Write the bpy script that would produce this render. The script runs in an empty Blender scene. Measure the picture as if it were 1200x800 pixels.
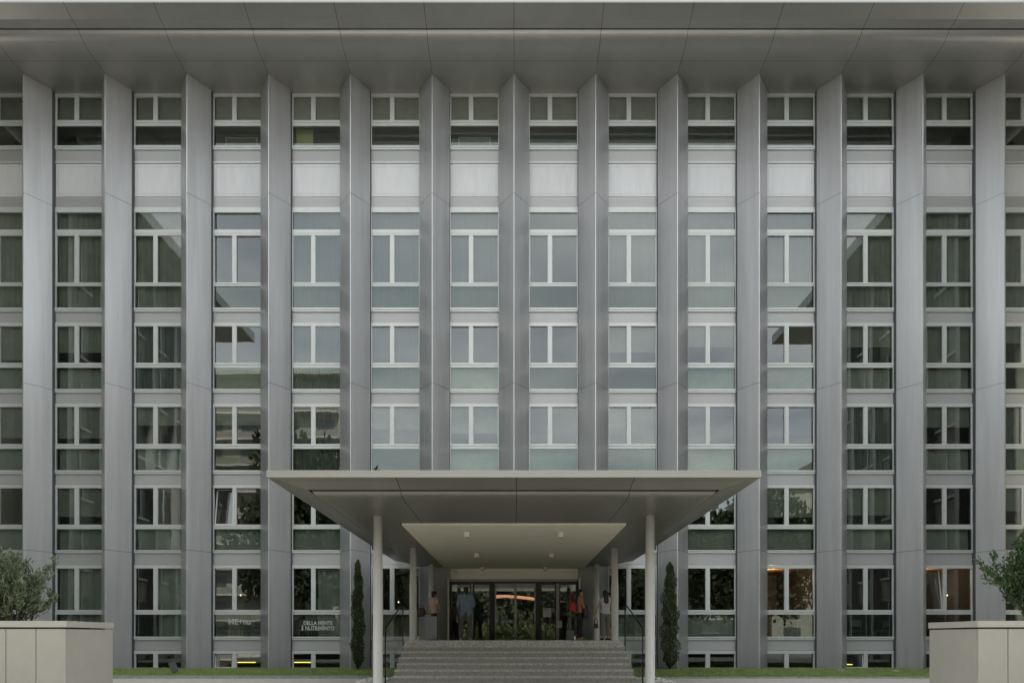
import bpy, bmesh, math, random
from mathutils import Vector, Matrix
R = math.radians
random.seed(7)
scn = bpy.context.scene
col = scn.collection
EYE = 1.18            # camera height above the forecourt
CX = 602.3; HY = 748.0; F = 900.0     # principal column / horizon / focal in reference pixels, used for real distances
PITCH = 3.0833

def XX(px, d): return (px - CX) * d / F
def ZZ(py, d=30.0): return EYE + (HY - py) * d / F

# ------------------------------------------------------------------ materials
def mat(name, colr, rough=0.5, metal=0.0, noise=0.0, scale=4.0, stretch=(1, 1, 1), bump=0.0, bscale=30.0, spec=0.5,
        col2=None, detail=4.0, emit=None, estr=0.0, rvar=0.0, orand=0.0):
    m = bpy.data.materials.new(name); m.use_nodes = True
    nt = m.node_tree; b = nt.nodes['Principled BSDF']
    b.inputs['Base Color'].default_value = (*colr, 1)
    b.inputs['Roughness'].default_value = rough
    b.inputs['Metallic'].default_value = metal
    b.inputs['Specular IOR Level'].default_value = spec
    if emit:
        b.inputs['Emission Color'].default_value = (*emit, 1); b.inputs['Emission Strength'].default_value = estr
    tc = mp = None
    if noise or bump or rvar:
        tc = nt.nodes.new('ShaderNodeTexCoord'); mp = nt.nodes.new('ShaderNodeMapping')
        mp.inputs['Scale'].default_value = stretch
        geo = nt.nodes.new('ShaderNodeNewGeometry')
        nt.links.new(geo.outputs['Position'], mp.inputs['Vector'])
    if noise:
        n = nt.nodes.new('ShaderNodeTexNoise'); n.inputs['Scale'].default_value = scale; n.inputs['Detail'].default_value = detail
        n.inputs['Roughness'].default_value = 0.65
        nt.links.new(mp.outputs[0], n.inputs['Vector'])
        r = nt.nodes.new('ShaderNodeMapRange'); r.inputs['From Min'].default_value = .3; r.inputs['From Max'].default_value = .7
        nt.links.new(n.outputs['Fac'], r.inputs['Value'])
        mx = nt.nodes.new('ShaderNodeMix'); mx.data_type = 'RGBA'
        c2 = col2 if col2 else tuple(c * (1 - noise) for c in colr)
        c1 = colr if col2 else tuple(min(1, c * (1 + noise)) for c in colr)
        mx.inputs[6].default_value = (*c2, 1); mx.inputs[7].default_value = (*c1, 1)
        nt.links.new(r.outputs[0], mx.inputs[0]); nt.links.new(mx.outputs[2], b.inputs['Base Color'])
        if orand:
            oi = nt.nodes.new('ShaderNodeObjectInfo'); ro = nt.nodes.new('ShaderNodeMapRange')
            ro.inputs['To Min'].default_value = 1 - orand; ro.inputs['To Max'].default_value = 1 + orand
            hs = nt.nodes.new('ShaderNodeHueSaturation'); nt.links.new(oi.outputs['Random'], ro.inputs['Value']); nt.links.new(ro.outputs[0], hs.inputs['Value'])
            nt.links.new(mx.outputs[2], hs.inputs['Color']); nt.links.new(hs.outputs[0], b.inputs['Base Color'])
        if rvar:
            r2 = nt.nodes.new('ShaderNodeMapRange'); r2.inputs['To Min'].default_value = rough - rvar; r2.inputs['To Max'].default_value = rough + rvar
            nt.links.new(n.outputs['Fac'], r2.inputs['Value']); nt.links.new(r2.outputs[0], b.inputs['Roughness'])
    if bump:
        n2 = nt.nodes.new('ShaderNodeTexNoise'); n2.inputs['Scale'].default_value = bscale; n2.inputs['Detail'].default_value = 3
        nt.links.new(mp.outputs[0], n2.inputs['Vector'])
        bp = nt.nodes.new('ShaderNodeBump'); bp.inputs['Strength'].default_value = bump; bp.inputs['Distance'].default_value = .02
        nt.links.new(n2.outputs['Fac'], bp.inputs['Height']); nt.links.new(bp.outputs[0], b.inputs['Normal'])
    return m

def glass(name, tint, refl, wav=0.012, rcol=(.93, .97, .96), mx=1.0):
    m = bpy.data.materials.new(name); m.use_nodes = True; nt = m.node_tree
    for n in list(nt.nodes): nt.nodes.remove(n)
    out = nt.nodes.new('ShaderNodeOutputMaterial')
    tr = nt.nodes.new('ShaderNodeBsdfTransparent'); tr.inputs[0].default_value = (*tint, 1)
    gl = nt.nodes.new('ShaderNodeBsdfGlossy'); gl.inputs['Roughness'].default_value = 0.0; gl.inputs[0].default_value = (*rcol, 1)
    lw = nt.nodes.new('ShaderNodeLayerWeight'); lw.inputs['Blend'].default_value = .25
    mr = nt.nodes.new('ShaderNodeMapRange'); mr.inputs['To Min'].default_value = refl; mr.inputs['To Max'].default_value = mx
    mix = nt.nodes.new('ShaderNodeMixShader')
    nt.links.new(lw.outputs['Fresnel'], mr.inputs['Value']); nt.links.new(mr.outputs[0], mix.inputs[0])
    nt.links.new(tr.outputs[0], mix.inputs[1]); nt.links.new(gl.outputs[0], mix.inputs[2]); nt.links.new(mix.outputs[0], out.inputs[0])
    geo = nt.nodes.new('ShaderNodeNewGeometry'); n2 = nt.nodes.new('ShaderNodeTexNoise'); n2.inputs['Scale'].default_value = 1.3; n2.inputs['Detail'].default_value = 1
    nt.links.new(geo.outputs['Position'], n2.inputs['Vector'])
    bp = nt.nodes.new('ShaderNodeBump'); bp.inputs['Strength'].default_value = wav; bp.inputs['Distance'].default_value = 1.0
    nt.links.new(n2.outputs['Fac'], bp.inputs['Height']); nt.links.new(bp.outputs[0], gl.inputs['Normal'])
    return m

M = {}
M['fin'] = mat('fin_metal', (.545, .545, .555), .36, .62, orand=.05, noise=.08, scale=2.6, stretch=(1.6, 1.6, .09), rvar=.06)
M['seam'] = mat('seam_dark', (.05, .05, .052), .7)
M['jamb'] = mat('jamb_metal', (.10, .105, .12), .5, .3)
M['panel'] = mat('spandrel_metal', (.42, .418, .418), .45, .25, orand=.06, noise=.03, scale=6, stretch=(8, 1, .2))
M['white_panel'] = mat('white_panel', (.63, .63, .64), .42, .1, orand=.05, noise=.06, scale=2.5, stretch=(2, 1, .3))
M['frame'] = mat('frame_metal', (.58, .60, .58), .42, .25, noise=.05, scale=2.0)
M['soffit'] = mat('soffit_metal', (.40, .395, .38), .40, .68, noise=.05, scale=1.2, rvar=.05)
M['fascia'] = mat('fascia_metal', (.20, .20, .20), .4, .5)
M['canopy'] = mat('canopy_metal', (.30, .285, .235), .34, .62, noise=.05, scale=1.5, rvar=.05)
M['canopy_edge'] = mat('canopy_edge', (.33, .32, .29), .4, .3)
M['beige'] = mat('beige_plaster', (.86, .80, .66), .75, noise=.03, scale=1.5)
M['column'] = mat('column_paint', (.68, .66, .62), .35, .1, noise=.03, scale=3)
M['glass'] = glass('window_glass', (.55, .60, .56), .118, wav=.0007)
M['glass_low'] = glass('lower_glass', (.53, .58, .54), .10, wav=.0010, rcol=(.86, .96, .91))
M['glass_door'] = glass('door_glass', (.5, .52, .5), .22, wav=.0006)
M['glass_rail'] = glass('rail_glass', (.86, .9, .88), .04, wav=.0, mx=.25)
M['door_frame'] = mat('door_frame', (.035, .035, .033), .4, .4)
M['door_metal'] = mat('door_metal', (.25, .24, .21), .35, .6)
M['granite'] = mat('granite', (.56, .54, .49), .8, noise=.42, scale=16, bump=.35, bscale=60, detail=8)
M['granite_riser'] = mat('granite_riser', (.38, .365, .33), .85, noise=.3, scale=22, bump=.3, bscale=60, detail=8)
M['pave'] = mat('paving', (.42, .405, .37), .85, noise=.15, scale=3, bump=.2, bscale=40)
M['path'] = mat('path_gravel', (.30, .29, .27), .9, noise=.25, scale=9, bump=.3)
M['soil'] = mat('lawn_soil', (.05, .085, .025), .95, noise=.4, scale=3, bump=.4)
M['grass'] = mat('grass_blades', (.34, .41, .15), .7, noise=.4, scale=1.6, col2=(.16, .24, .07), spec=.2)
M['planter'] = mat('planter_panel', (.37, .35, .30), .6, noise=.05, scale=2.5, bump=.05, bscale=80)
M['planter_cap'] = mat('planter_cap', (.40, .38, .33), .55, noise=.05, scale=4)
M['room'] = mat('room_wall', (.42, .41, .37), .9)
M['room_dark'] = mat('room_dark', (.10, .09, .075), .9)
M['slab'] = mat('room_floor', (.25, .24, .22), .9)
M['warm_lit_ceiling'] = mat('warm_lit_ceiling', (.52, .27, .12), .6)  # orange base colour carries the warm lamplight on the ceiling
M['curtain'] = mat('curtain', (.20, .215, .21), .9, noise=.18, scale=2.5, stretch=(4, 1, .1))
M['blind'] = mat('blind', (.42, .42, .37), .9, noise=.1, scale=3)
M['blind_green'] = mat('blind_green', (.52, .53, .48), .9, noise=.12, scale=2)
M['beige_curtain'] = mat('beige_curtain', (.62, .50, .34), .9, noise=.2, scale=6, stretch=(3, 1, .05))
M['warm_light_paint'] = mat('warm_light_paint', (.9, .85, .5), .9)
M['black'] = mat('black_metal', (.02, .02, .02), .4, .3)
M['bark'] = mat('bark', (.10, .075, .05), .9, noise=.3, scale=12, bump=.5)
M['leaf_olive'] = mat('leaf_olive', (.11, .135, .075), .55, noise=.45, scale=2.5, spec=.4)
M['leaf_green'] = mat('leaf_green', (.055, .095, .035), .5, noise=.4, scale=2.5, spec=.4)
M['cypress'] = mat('cypress_leaf', (.055, .075, .032), .8, noise=.45, scale=3, spec=.2)
M['tree_leaf'] = mat('tree_leaf', (.07, .09, .035), .6, noise=.45, scale=.8, spec=.3)
M['street_leaf'] = mat('street_leaf', (.045, .055, .03), .8, noise=.4, scale=.8, spec=.1)
M['pebble'] = mat('pebble', (.62, .60, .56), .8, noise=.2, scale=9)
M['asphalt'] = mat('asphalt', (.06, .06, .06), .9, noise=.2, scale=5)
M['far_wall'] = mat('far_wall', (.22, .21, .18), .8, noise=.1, scale=.6)
M['far_wall2'] = mat('far_wall_dark', (.30, .30, .25), .8, noise=.15, scale=.5)
M['far_white'] = mat('far_slab', (.40, .39, .35), .7)
M['far_glass'] = mat('far_glass', (.06, .07, .065), .3, spec=.8)
M['roof_tile'] = mat('roof_tile', (.10, .075, .055), .9, noise=.25, scale=2)
M['orange'] = mat('orange_canvas', (.55, .24, .13), .8)
M['lamp_yellow'] = mat('tube_lamp', (.9, .8, .3), .5, emit=(1, .78, .12), estr=.75)
M['lamp_warm'] = mat('bulb', (.9, .8, .6), .5, emit=(1, .78, .45), estr=1.2)
M['lamp_off'] = mat('spot_housing', (.72, .69, .60), .5)
M['paper'] = mat('paper', (.55, .54, .5), .8)
M['skin'] = mat('skin', (.50, .30, .20), .55, noise=.06, scale=9)
M['hair'] = mat('hair', (.015, .011, .009), .5, noise=.4, scale=30)
M['blue_shirt'] = mat('blue_shirt', (.22, .28, .36), .85, noise=.12, scale=9, bump=.2)
M['grey_cloth'] = mat('grey_cloth', (.17, .16, .15), .9, noise=.12, scale=9, bump=.2)
M['black_cloth'] = mat('black_cloth', (.018, .018, .02), .85, noise=.2, scale=9)
M['peach'] = mat('peach_cloth', (.52, .38, .32), .85, noise=.1, scale=9)
M['salmon'] = mat('salmon_cloth', (.42, .20, .12), .85, noise=.12, scale=9)
M['white_cloth'] = mat('white_cloth', (.55, .54, .58), .85, noise=.08, scale=9)
M['maroon'] = mat('maroon_cloth', (.09, .03, .03), .85, noise=.2, scale=9)
M['olive_cloth'] = mat('olive_cloth', (.17, .17, .13), .9, noise=.12, scale=9)
M['red_bag'] = mat('red_leather', (.50, .03, .04), .45)
M['black_bag'] = mat('black_leather', (.02, .018, .018), .5)
M['brown_bag'] = mat('brown_leather', (.05, .035, .03), .6)
M['shoe_light'] = mat('light_shoe', (.45, .42, .38), .7)
M['shoe_tan'] = mat('tan_sandal', (.35, .2, .13), .7)
M['bin'] = mat('bin_metal', (.24, .25, .27), .4, .5)
M['white_text'] = mat('white_lettering', (.45, .47, .44), .7)
M['yellow_board'] = mat('yellow_board', (.65, .60, .25), .8)
M['chair'] = mat('chair_grey', (.30, .30, .28), .6)

# ------------------------------------------------------------------ mesh helpers
class MB:
    def __init__(s): s.v = []; s.f = []; s.mi = []; s.mats = []; s.sm = []
    def m(s, name):
        mm = M[name]
        if mm not in s.mats: s.mats.append(mm)
        return s.mats.index(mm)
    def quad(s, pts, mt, smooth=False):
        b = len(s.v); s.v += [tuple(p) for p in pts]; s.f.append(tuple(range(b, b + len(pts)))); s.mi.append(s.m(mt)); s.sm.append(smooth)
    def box(s, x0, x1, y0, y1, z0, z1, mt, rot=None, org=(0, 0, 0)):
        b = len(s.v)
        P = [Vector((x, y, z)) for z in (z0, z1) for y in (y0, y1) for x in (x0, x1)]
        if rot is not None:
            o = Vector(org); P = [rot @ (p - o) + o for p in P]
        s.v += [tuple(p) for p in P]
        for f in ((0, 2, 3, 1), (4, 5, 7, 6), (0, 1, 5, 4), (2, 6, 7, 3), (0, 4, 6, 2), (1, 3, 7, 5)):
            s.f.append(tuple(b + i for i in f)); s.mi.append(s.m(mt)); s.sm.append(False)
        return s
    def prism(s, poly, z0, z1, mt, cap=True):
        b = len(s.v); n = len(poly); mi = s.m(mt)
        s.v += [(x, y, z0) for x, y in poly] + [(x, y, z1) for x, y in poly]
        for i in range(n):
            j = (i + 1) % n; s.f.append((b + i, b + j, b + n + j, b + n + i)); s.mi.append(mi); s.sm.append(False)
        if cap:
            s.f.append(tuple(b + i for i in reversed(range(n)))); s.mi.append(mi); s.sm.append(False)
            s.f.append(tuple(b + n + i for i in range(n))); s.mi.append(mi); s.sm.append(False)
    def tube(s, p0, p1, r0, r1=None, mt='black', n=12, cap=True):
        r1 = r0 if r1 is None else r1
        p0 = Vector(p0); p1 = Vector(p1); d = (p1 - p0).normalized()
        a = d.orthogonal().normalized(); c = d.cross(a); b = len(s.v); mi = s.m(mt)
        for p, r in ((p0, r0), (p1, r1)):
            for i in range(n):
                t = 2 * math.pi * i / n; s.v.append(tuple(p + a * math.cos(t) * r + c * math.sin(t) * r))
        for i in range(n):
            j = (i + 1) % n; s.f.append((b + i, b + j, b + n + j, b + n + i)); s.mi.append(mi); s.sm.append(True)
        if cap:
            s.f.append(tuple(b + i for i in reversed(range(n)))); s.mi.append(mi); s.sm.append(False)
            s.f.append(tuple(b + n + i for i in range(n))); s.mi.append(mi); s.sm.append(False)
    def lathe(s, prof, mt, n=24, cx=0, cy=0):
        b = len(s.v); mi = s.m(mt)
        for r, z in prof:
            for i in range(n):
                t = 2 * math.pi * i / n; s.v.append((cx + r * math.cos(t), cy + r * math.sin(t), z))
        for k in range(len(prof) - 1):
            for i in range(n):
                j = (i + 1) % n
                s.f.append((b + k * n + i, b + k * n + j, b + (k + 1) * n + j, b + (k + 1) * n + i)); s.mi.append(mi); s.sm.append(True)
        s.f.append(tuple(b + i for i in reversed(range(n)))); s.mi.append(mi); s.sm.append(False)
        q = b + (len(prof) - 1) * n; s.f.append(tuple(q + i for i in range(n))); s.mi.append(mi); s.sm.append(False)
    def mesh(s, name):
        me = bpy.data.meshes.new(name); me.from_pydata(s.v, [], s.f)
        for mm in s.mats: me.materials.append(mm)
        me.polygons.foreach_set('material_index', s.mi); me.polygons.foreach_set('use_smooth', s.sm)
        me.update(); return me
    def build(s, name, parent=None, bevel=0, loc=None):
        me = s.mesh(name)
        if bevel:
            bm = bmesh.new(); bm.from_mesh(me)
            ed = [e for e in bm.edges if len(e.link_faces) == 2 and e.calc_face_angle(0) > .6]
            bmesh.ops.bevel(bm, geom=ed, offset=bevel, segments=2, profile=.6, affect='EDGES'); bm.to_mesh(me); bm.free()
        return link(name, me, parent, loc)

def link(name, me, parent=None, loc=None):
    o = bpy.data.objects.new(name, me); col.objects.link(o)
    if parent: o.parent = parent
    if loc: o.location = loc
    return o
def tag(o, label=None, cat=None, group=None, kind=None):
    if label: o['label'] = label
    if cat: o['category'] = cat
    if group: o['group'] = group
    if kind: o['kind'] = kind
    return o
def empty(name, loc, rz=0.0, label=None, cat=None, group=None):
    o = bpy.data.objects.new(name, None); col.objects.link(o); o.location = loc; o.rotation_euler = (0, 0, rz)
    o.empty_display_size = .2
    return tag(o, label, cat, group)
def kids(o): return list(o.children)
def copy_tree(o, parent=None, loc=None, rz=None, scale=None):
    c = o.copy(); col.objects.link(c); c.parent = parent
    if loc: c.location = loc
    if rz is not None: c.rotation_euler = (0, 0, rz)
    if scale: c.scale = scale
    for ch in kids(o): copy_tree(ch, c)
    return c

# ------------------------------------------------------------------ world, sun, camera
w = bpy.data.worlds.new("World"); scn.world = w; w.use_nodes = True
nt = w.node_tree; bg = nt.nodes['Background']
SUN_EL, SUN_AZ = R(50), R(18)       # sun stands behind the building, a little to the right
sky = nt.nodes.new('ShaderNodeTexSky'); sky.sky_type = 'NISHITA'; sky.sun_disc = False
sky.sun_elevation = SUN_EL; sky.sun_rotation = SUN_AZ; sky.air_density = 1.2; sky.dust_density = 2.0
tc = nt.nodes.new('ShaderNodeTexCoord'); sep = nt.nodes.new('ShaderNodeSeparateXYZ'); nt.links.new(tc.outputs['Generated'], sep.inputs[0])
mz = nt.nodes.new('ShaderNodeMath'); mz.operation = 'MAXIMUM'; mz.inputs[1].default_value = .08; nt.links.new(sep.outputs['Z'], mz.inputs[0])
dx = nt.nodes.new('ShaderNodeMath'); dx.operation = 'DIVIDE'; nt.links.new(sep.outputs['X'], dx.inputs[0]); nt.links.new(mz.outputs[0], dx.inputs[1])
dy = nt.nodes.new('ShaderNodeMath'); dy.operation = 'DIVIDE'; nt.links.new(sep.outputs['Y'], dy.inputs[0]); nt.links.new(mz.outputs[0], dy.inputs[1])
cb = nt.nodes.new('ShaderNodeCombineXYZ'); nt.links.new(dx.outputs[0], cb.inputs[0]); nt.links.new(dy.outputs[0], cb.inputs[1])
nz = nt.nodes.new('ShaderNodeTexNoise'); nz.inputs['Scale'].default_value = 1.1; nz.inputs['Detail'].default_value = 7; nz.inputs['Roughness'].default_value = .55
nt.links.new(cb.outputs[0], nz.inputs['Vector'])
ramp = nt.nodes.new('ShaderNodeValToRGB'); ramp.color_ramp.elements[0].position = .36; ramp.color_ramp.elements[1].position = .68
ramp.color_ramp.elements[0].color = (3.5, 3.72, 3.8, 1); ramp.color_ramp.elements[1].color = (6.7, 6.65, 6.25, 1)
nt.links.new(nz.outputs['Fac'], ramp.inputs[0])
cov = nt.nodes.new('ShaderNodeMix'); cov.data_type = 'RGBA'; cov.inputs[0].default_value = .82
nt.links.new(sky.outputs[0], cov.inputs[6]); nt.links.new(ramp.outputs[0], cov.inputs[7])
nt.links.new(cov.outputs[2], bg.inputs[0]); bg.inputs[1].default_value = .10

sl = bpy.data.lights.new('sun', 'SUN'); sl.energy = 3.0; sl.angle = R(2); sl.color = (1, .95, .88)
so = bpy.data.objects.new('sun', sl); col.objects.link(so)
sd = Vector((math.sin(SUN_AZ) * math.cos(SUN_EL), math.cos(SUN_AZ) * math.cos(SUN_EL), math.sin(SUN_EL)))
so.rotation_euler = sd.to_track_quat('Z', 'Y').to_euler(); so.location = (10, 20, 60)

cd = bpy.data.cameras.new('camera'); cam = bpy.data.objects.new('camera', cd); col.objects.link(cam)
cam.location = (0, -30, EYE); cam.rotation_euler = (R(90), 0, 0)
cd.sensor_width = 36; cd.lens = 27; cd.shift_x = -2.3 / 1200; cd.shift_y = 348 / 1200; cd.clip_end = 2000
scn.camera = cam
scn.view_settings.view_transform = 'Standard'; scn.view_settings.look = 'None'; scn.view_settings.gamma = 1
scn.view_settings.exposure = 2.02
try:
    scn.cycles.max_bounces = 8; scn.cycles.transparent_max_bounces = 10; scn.cycles.caustics_reflective = False
    scn.cycles.use_denoising = True; scn.cycles.sample_clamp_indirect = 4
except Exception: pass

# ------------------------------------------------------------------ ground
g = MB()
g.quad([(-400, -500, 0), (400, -500, 0), (400, 300, 0), (-400, 300, 0)], 'pave')
tag(g.build('ground'), kind='structure')
g = MB()
g.quad([(-90, -62, .004), (90, -62, .004), (90, -52, .004), (-90, -52, .004)], 'asphalt')
tag(g.build('road'), kind='structure')
for s in (-1, 1):
    g = MB(); xs = sorted((s * 3.62, s * 24))
    g.box(xs[0], xs[1], -7.05, -.22, 0, .035, 'soil')
    tag(g.build('lawn'), kind='structure')
    g = MB()
    g.box(min(s * 3.62, s * 24), max(s * 3.62, s * 24), -7.18, -7.052, 0, .05, 'path')
    tag(g.build('lawn_kerb'), kind='structure')
    v = []; f = []
    for i in range(42000):
        x = s * random.uniform(3.65, 19.5); y = random.uniform(-7.0, -.3)
        if s < 0 and -6.75 < y < -6.2: continue
        h = random.uniform(.025, .07) * (1.0 if random.random() < .9 else 1.7); a = random.uniform(0, 6.28); l = random.uniform(-.03, .03); k = random.uniform(-.03, .03)
        b = len(v); wd = .006
        v += [(x - wd * math.cos(a), y - wd * math.sin(a), .03), (x + wd * math.cos(a), y + wd * math.sin(a), .03), (x + l, y + k, .035 + h)]
        f.append((b, b + 1, b + 2))
    me = bpy.data.meshes.new('grass'); me.from_pydata(v, [], f); me.materials.append(M['grass'])
    tag(link('grass', me), 'short green lawn grass along the foot of the facade', 'grass', kind='stuff')
g = MB()
g.box(-19, -4.4, -6.72, -6.23, .03, .045, 'path')
tag(g.build('path'), kind='structure')
# pebbles beside the steps
for s in (-1, 1):
    v = MB()
    for i in range(240):
        x = s * random.uniform(3.55, 4.3); y = random.uniform(-9.6, -6.75); r = random.uniform(.02, .055)
        v.lathe([(r * .5, 0), (r, r * .35), (r * .7, r * .8), (r * .2, r * .95)], 'pebble', 6, x, y)
    tag(v.build('pebbles'), 'white pebbles strewn beside the foot of the granite steps', 'pebbles', kind='stuff')

# ------------------------------------------------------------------ main building
B = empty('office_building', (0, 0, 0), 0, 'grey office block with tall triangular metal fins between columns of windows', 'building')
ZS = EYE + 21.27            # soffit height
NB = range(-7, 7)            # bays; bay n spans fins n and n+1
def fin_mesh(z0, z1):
    mb = MB(); hw = .583; nw = .012
    poly = [(-hw, -.2), (-nw, -1.05), (nw, -1.05), (hw, -.2)]
    pin = [(x * .99, y + .006) for x, y in poly]
    seams = [z for z in (EYE + 16.8, EYE + 9.65, EYE + 3.35) if z0 + .3 < z < z1]
    zs = [z0]
    for z in sorted(seams): zs += [z - .007, z + .007]
    zs.append(z1)
    for i in range(len(zs) - 1):
        if i % 2 == 0: mb.prism(poly, zs[i], zs[i + 1], 'fin')
        else: mb.prism(pin, zs[i], zs[i + 1], 'seam', cap=False)
    # recessed sides behind the fin
    mb.box(-hw + .004, hw - .004, -.2, .12, z0, z1 - .002, 'jamb')
    return mb.mesh('fin')
fm = fin_mesh(0, ZS - .004); fm0 = fin_mesh(ZZ(655), ZS - .004)
for n in range(-7, 8):
    link('fin', fm0 if n == 0 else fm, B, (n * PITCH, 0, 0))

# spandrels: (row, z pixels top, bottom)
def at(n): return (n + .5) * PITCH
SP = {'ab_top': (176, 189), 'ab_low': (231, 242.5), 'bc': (365.6, 378), 'cd': (460.5, 472.5), 'de': (555.5, 568), 'ef': (648, 661.5), 'fg': (749.6, 761.5)}
def sp_mesh(t, b, trim):
    mb = MB(); mb.box(-.955, .955, .025, .09, ZZ(b), ZZ(t), 'panel')
    if trim: mb.box(-.957, .957, .0, .088, ZZ(b) - .07, ZZ(b) - .002, 'frame')
    return mb.mesh('spandrel_panel')
SM = {k: sp_mesh(t, b, k == 'ab_top') for k, (t, b) in SP.items()}
wm = MB(); wm.box(-.93, .93, .01, .08, ZZ(230), ZZ(192.6), 'white_panel'); wz0, wz1 = ZZ(230), ZZ(192.6)
for q in ((-.84, -.832, wz0 + .09, wz1 - .09), (.832, .84, wz0 + .09, wz1 - .09), (-.832, .832, wz0 + .09, wz0 + .098), (-.832, .832, wz1 - .098, wz1 - .09)): wm.box(q[0], q[1], .006, .012, q[2], q[3], 'panel')
wm.box(-.957, .957, .035, .095, ZZ(231), ZZ(191.5), 'frame')
wm = wm.mesh('infill_panel')
for n in NB:
    x = at(n)
    for k in SP:
        if n in (-1, 0) and k in ('fg',): continue
        link('spandrel_panel', SM[k], B, (x, 0, 0))
    link('infill_panel', wm, B, (x, 0, 0))

# windows
# row: frame top, upper-light glass (top,bot), [rail], pair (top,bot), rail, lower pane (top,bot), sill bottom
ROWS = {
 'A': dict(top=108, tr=None, pair=(113, 141), low=(147.5, 171.5), sill=175.8),
 'B': dict(top=242.8, tr=(249, 269), pair=(276, 331), low=(335, 361), sill=365.4),
 'C': dict(top=378.2, tr=None, pair=(382, 425), low=(430.5, 456), sill=460.3),
 'D': dict(top=472.8, tr=None, pair=(476.5, 520), low=(525.5, 551), sill=555.3),
 'E': dict(top=568.2, tr=None, pair=(571.5, 614.5), low=(619.5, 644.3), sill=647.8),
 'F': dict(top=661.8, tr=None, pair=(665.5, 714.5), low=(719.5, 745.4), sill=749.4),
 'G': dict(top=761.8, tr=None, pair=(765.5, 782.2), low=None, sill=None)}
ML, MR = -.205, -.065     # mullion
def window_meshes(rw, tilt=None):
    d = ROWS[rw]; fr = MB(); gl = MB(); gl.m('glass'); gl.m('glass_low')
    bot = d['sill'] if d['sill'] else 783.5
    zt, zb = ZZ(d['top']), ZZ(bot)
    fr.box(-.957, -.925, 0, .09, zb, zt, 'frame'); fr.box(.925, .957, 0, .09, zb, zt, 'frame')
    def hbar(p0, p1, y0=-.006):
        fr.box(-.9575, .9575, y0, .088, ZZ(p1), ZZ(p0), 'frame')
    p = d['pair']
    if d['tr']:
        hbar(d['top'], d['tr'][0]); hbar(d['tr'][1], p[0]); hbar(d['tr'][1] + 2.2, p[0] - 2.4, -.018)
        gl.quad([(-.925, .06, ZZ(d['tr'][1])), (.925, .06, ZZ(d['tr'][1])), (.925, .06, ZZ(d['tr'][0])), (-.925, .06, ZZ(d['tr'][0]))], 'glass')
    else: hbar(d['top'], p[0])
    fr.box(ML, MR, -.004, .085, ZZ(p[1]), ZZ(p[0]), 'frame')
    fr.box(ML + .06, MR - .06, -.007, .0, ZZ(p[1]), ZZ(p[0]), 'frame')
    for i, (x0, x1) in enumerate(((-.925, ML), (MR, .925))):
        # sash border, slightly behind the frame
        z0, z1 = ZZ(p[1]), ZZ(p[0])
        if tilt == i: continue
        t = .02; u = .01
        fr.box(x0, x0 + t, .02, .08, z0, z1, 'frame'); fr.box(x1 - t, x1, .02, .08, z0, z1, 'frame')
        fr.box(x0 + t, x1 - t, .02, .08, z0, z0 + u, 'frame'); fr.box(x0 + t, x1 - t, .02, .08, z1 - u, z1, 'frame')
        gl.quad([(x0 + t, .055, z0 + u), (x1 - t, .055, z0 + u), (x1 - t, .055, z1 - u), (x0 + t, .055, z1 - u)], 'glass')
    if d['low']:
        hbar(p[1], p[1] + (d['low'][0] - p[1]) * .42); hbar(p[1] + (d['low'][0] - p[1]) * .42, d['low'][0], .012)
        l = d['low']
        gl.quad([(-.93, .03, ZZ(l[1])), (.93, .03, ZZ(l[1])), (.93, .03, ZZ(l[0])), (-.93, .03, ZZ(l[0]))], 'glass_low')
        fr.box(-.957, .957, -.05, .088, ZZ(d['sill']) + .075, ZZ(l[1]), 'frame')
        fr.box(-.957, .957, -.028, .088, ZZ(d['sill']), ZZ(d['sill']) + .073, 'frame')
    return fr.mesh('window'), gl.mesh('pane')
WM = {r: window_meshes(r) for r in ROWS}
def sash_mesh(rw, i):
    d = ROWS[rw]; p = d['pair']; z0, z1 = ZZ(p[1]), ZZ(p[0]); x0, x1 = ((-.90, ML - .004), (MR + .004, .90))[i]
    mb = MB(); t = .035; h = z1 - z0
    mb.box(x0, x0 + t, -.02, .03, 0, h, 'frame'); mb.box(x1 - t, x1, -.02, .03, 0, h, 'frame')
    mb.box(x0 + t, x1 - t, -.02, .03, 0, t, 'frame'); mb.box(x0 + t, x1 - t, -.02, .03, h - t, h, 'frame')
    mb.quad([(x0 + t, .005, t), (x1 - t, .005, t), (x1 - t, .005, h - t), (x0 + t, .005, h - t)], 'glass')
    return mb.mesh('sash'), z0
TILTED = {(-4, 'E'): 0, (-4, 'G'): 0, (4, 'G'): 0, (5, 'F'): 0}
def cloth(x0, x1, z0, z1, mt, y=.16, amp=.02, per=.13):
    mb = MB(); n = max(6, int((x1 - x0) / per * 8)); pr = None
    for i in range(n + 1):
        x = x0 + (x1 - x0) * i / n; yy = y + amp * math.sin(2 * math.pi * (x - x0) / per) + amp * .4 * math.sin(x * 17.3)
        if pr: mb.quad([(pr[0], pr[1], z0), (x, yy, z0), (x, yy, z1), (pr[0], pr[1], z1)], mt, True)
        pr = (x, yy)
    return mb
rnd = random.Random(11)
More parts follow.
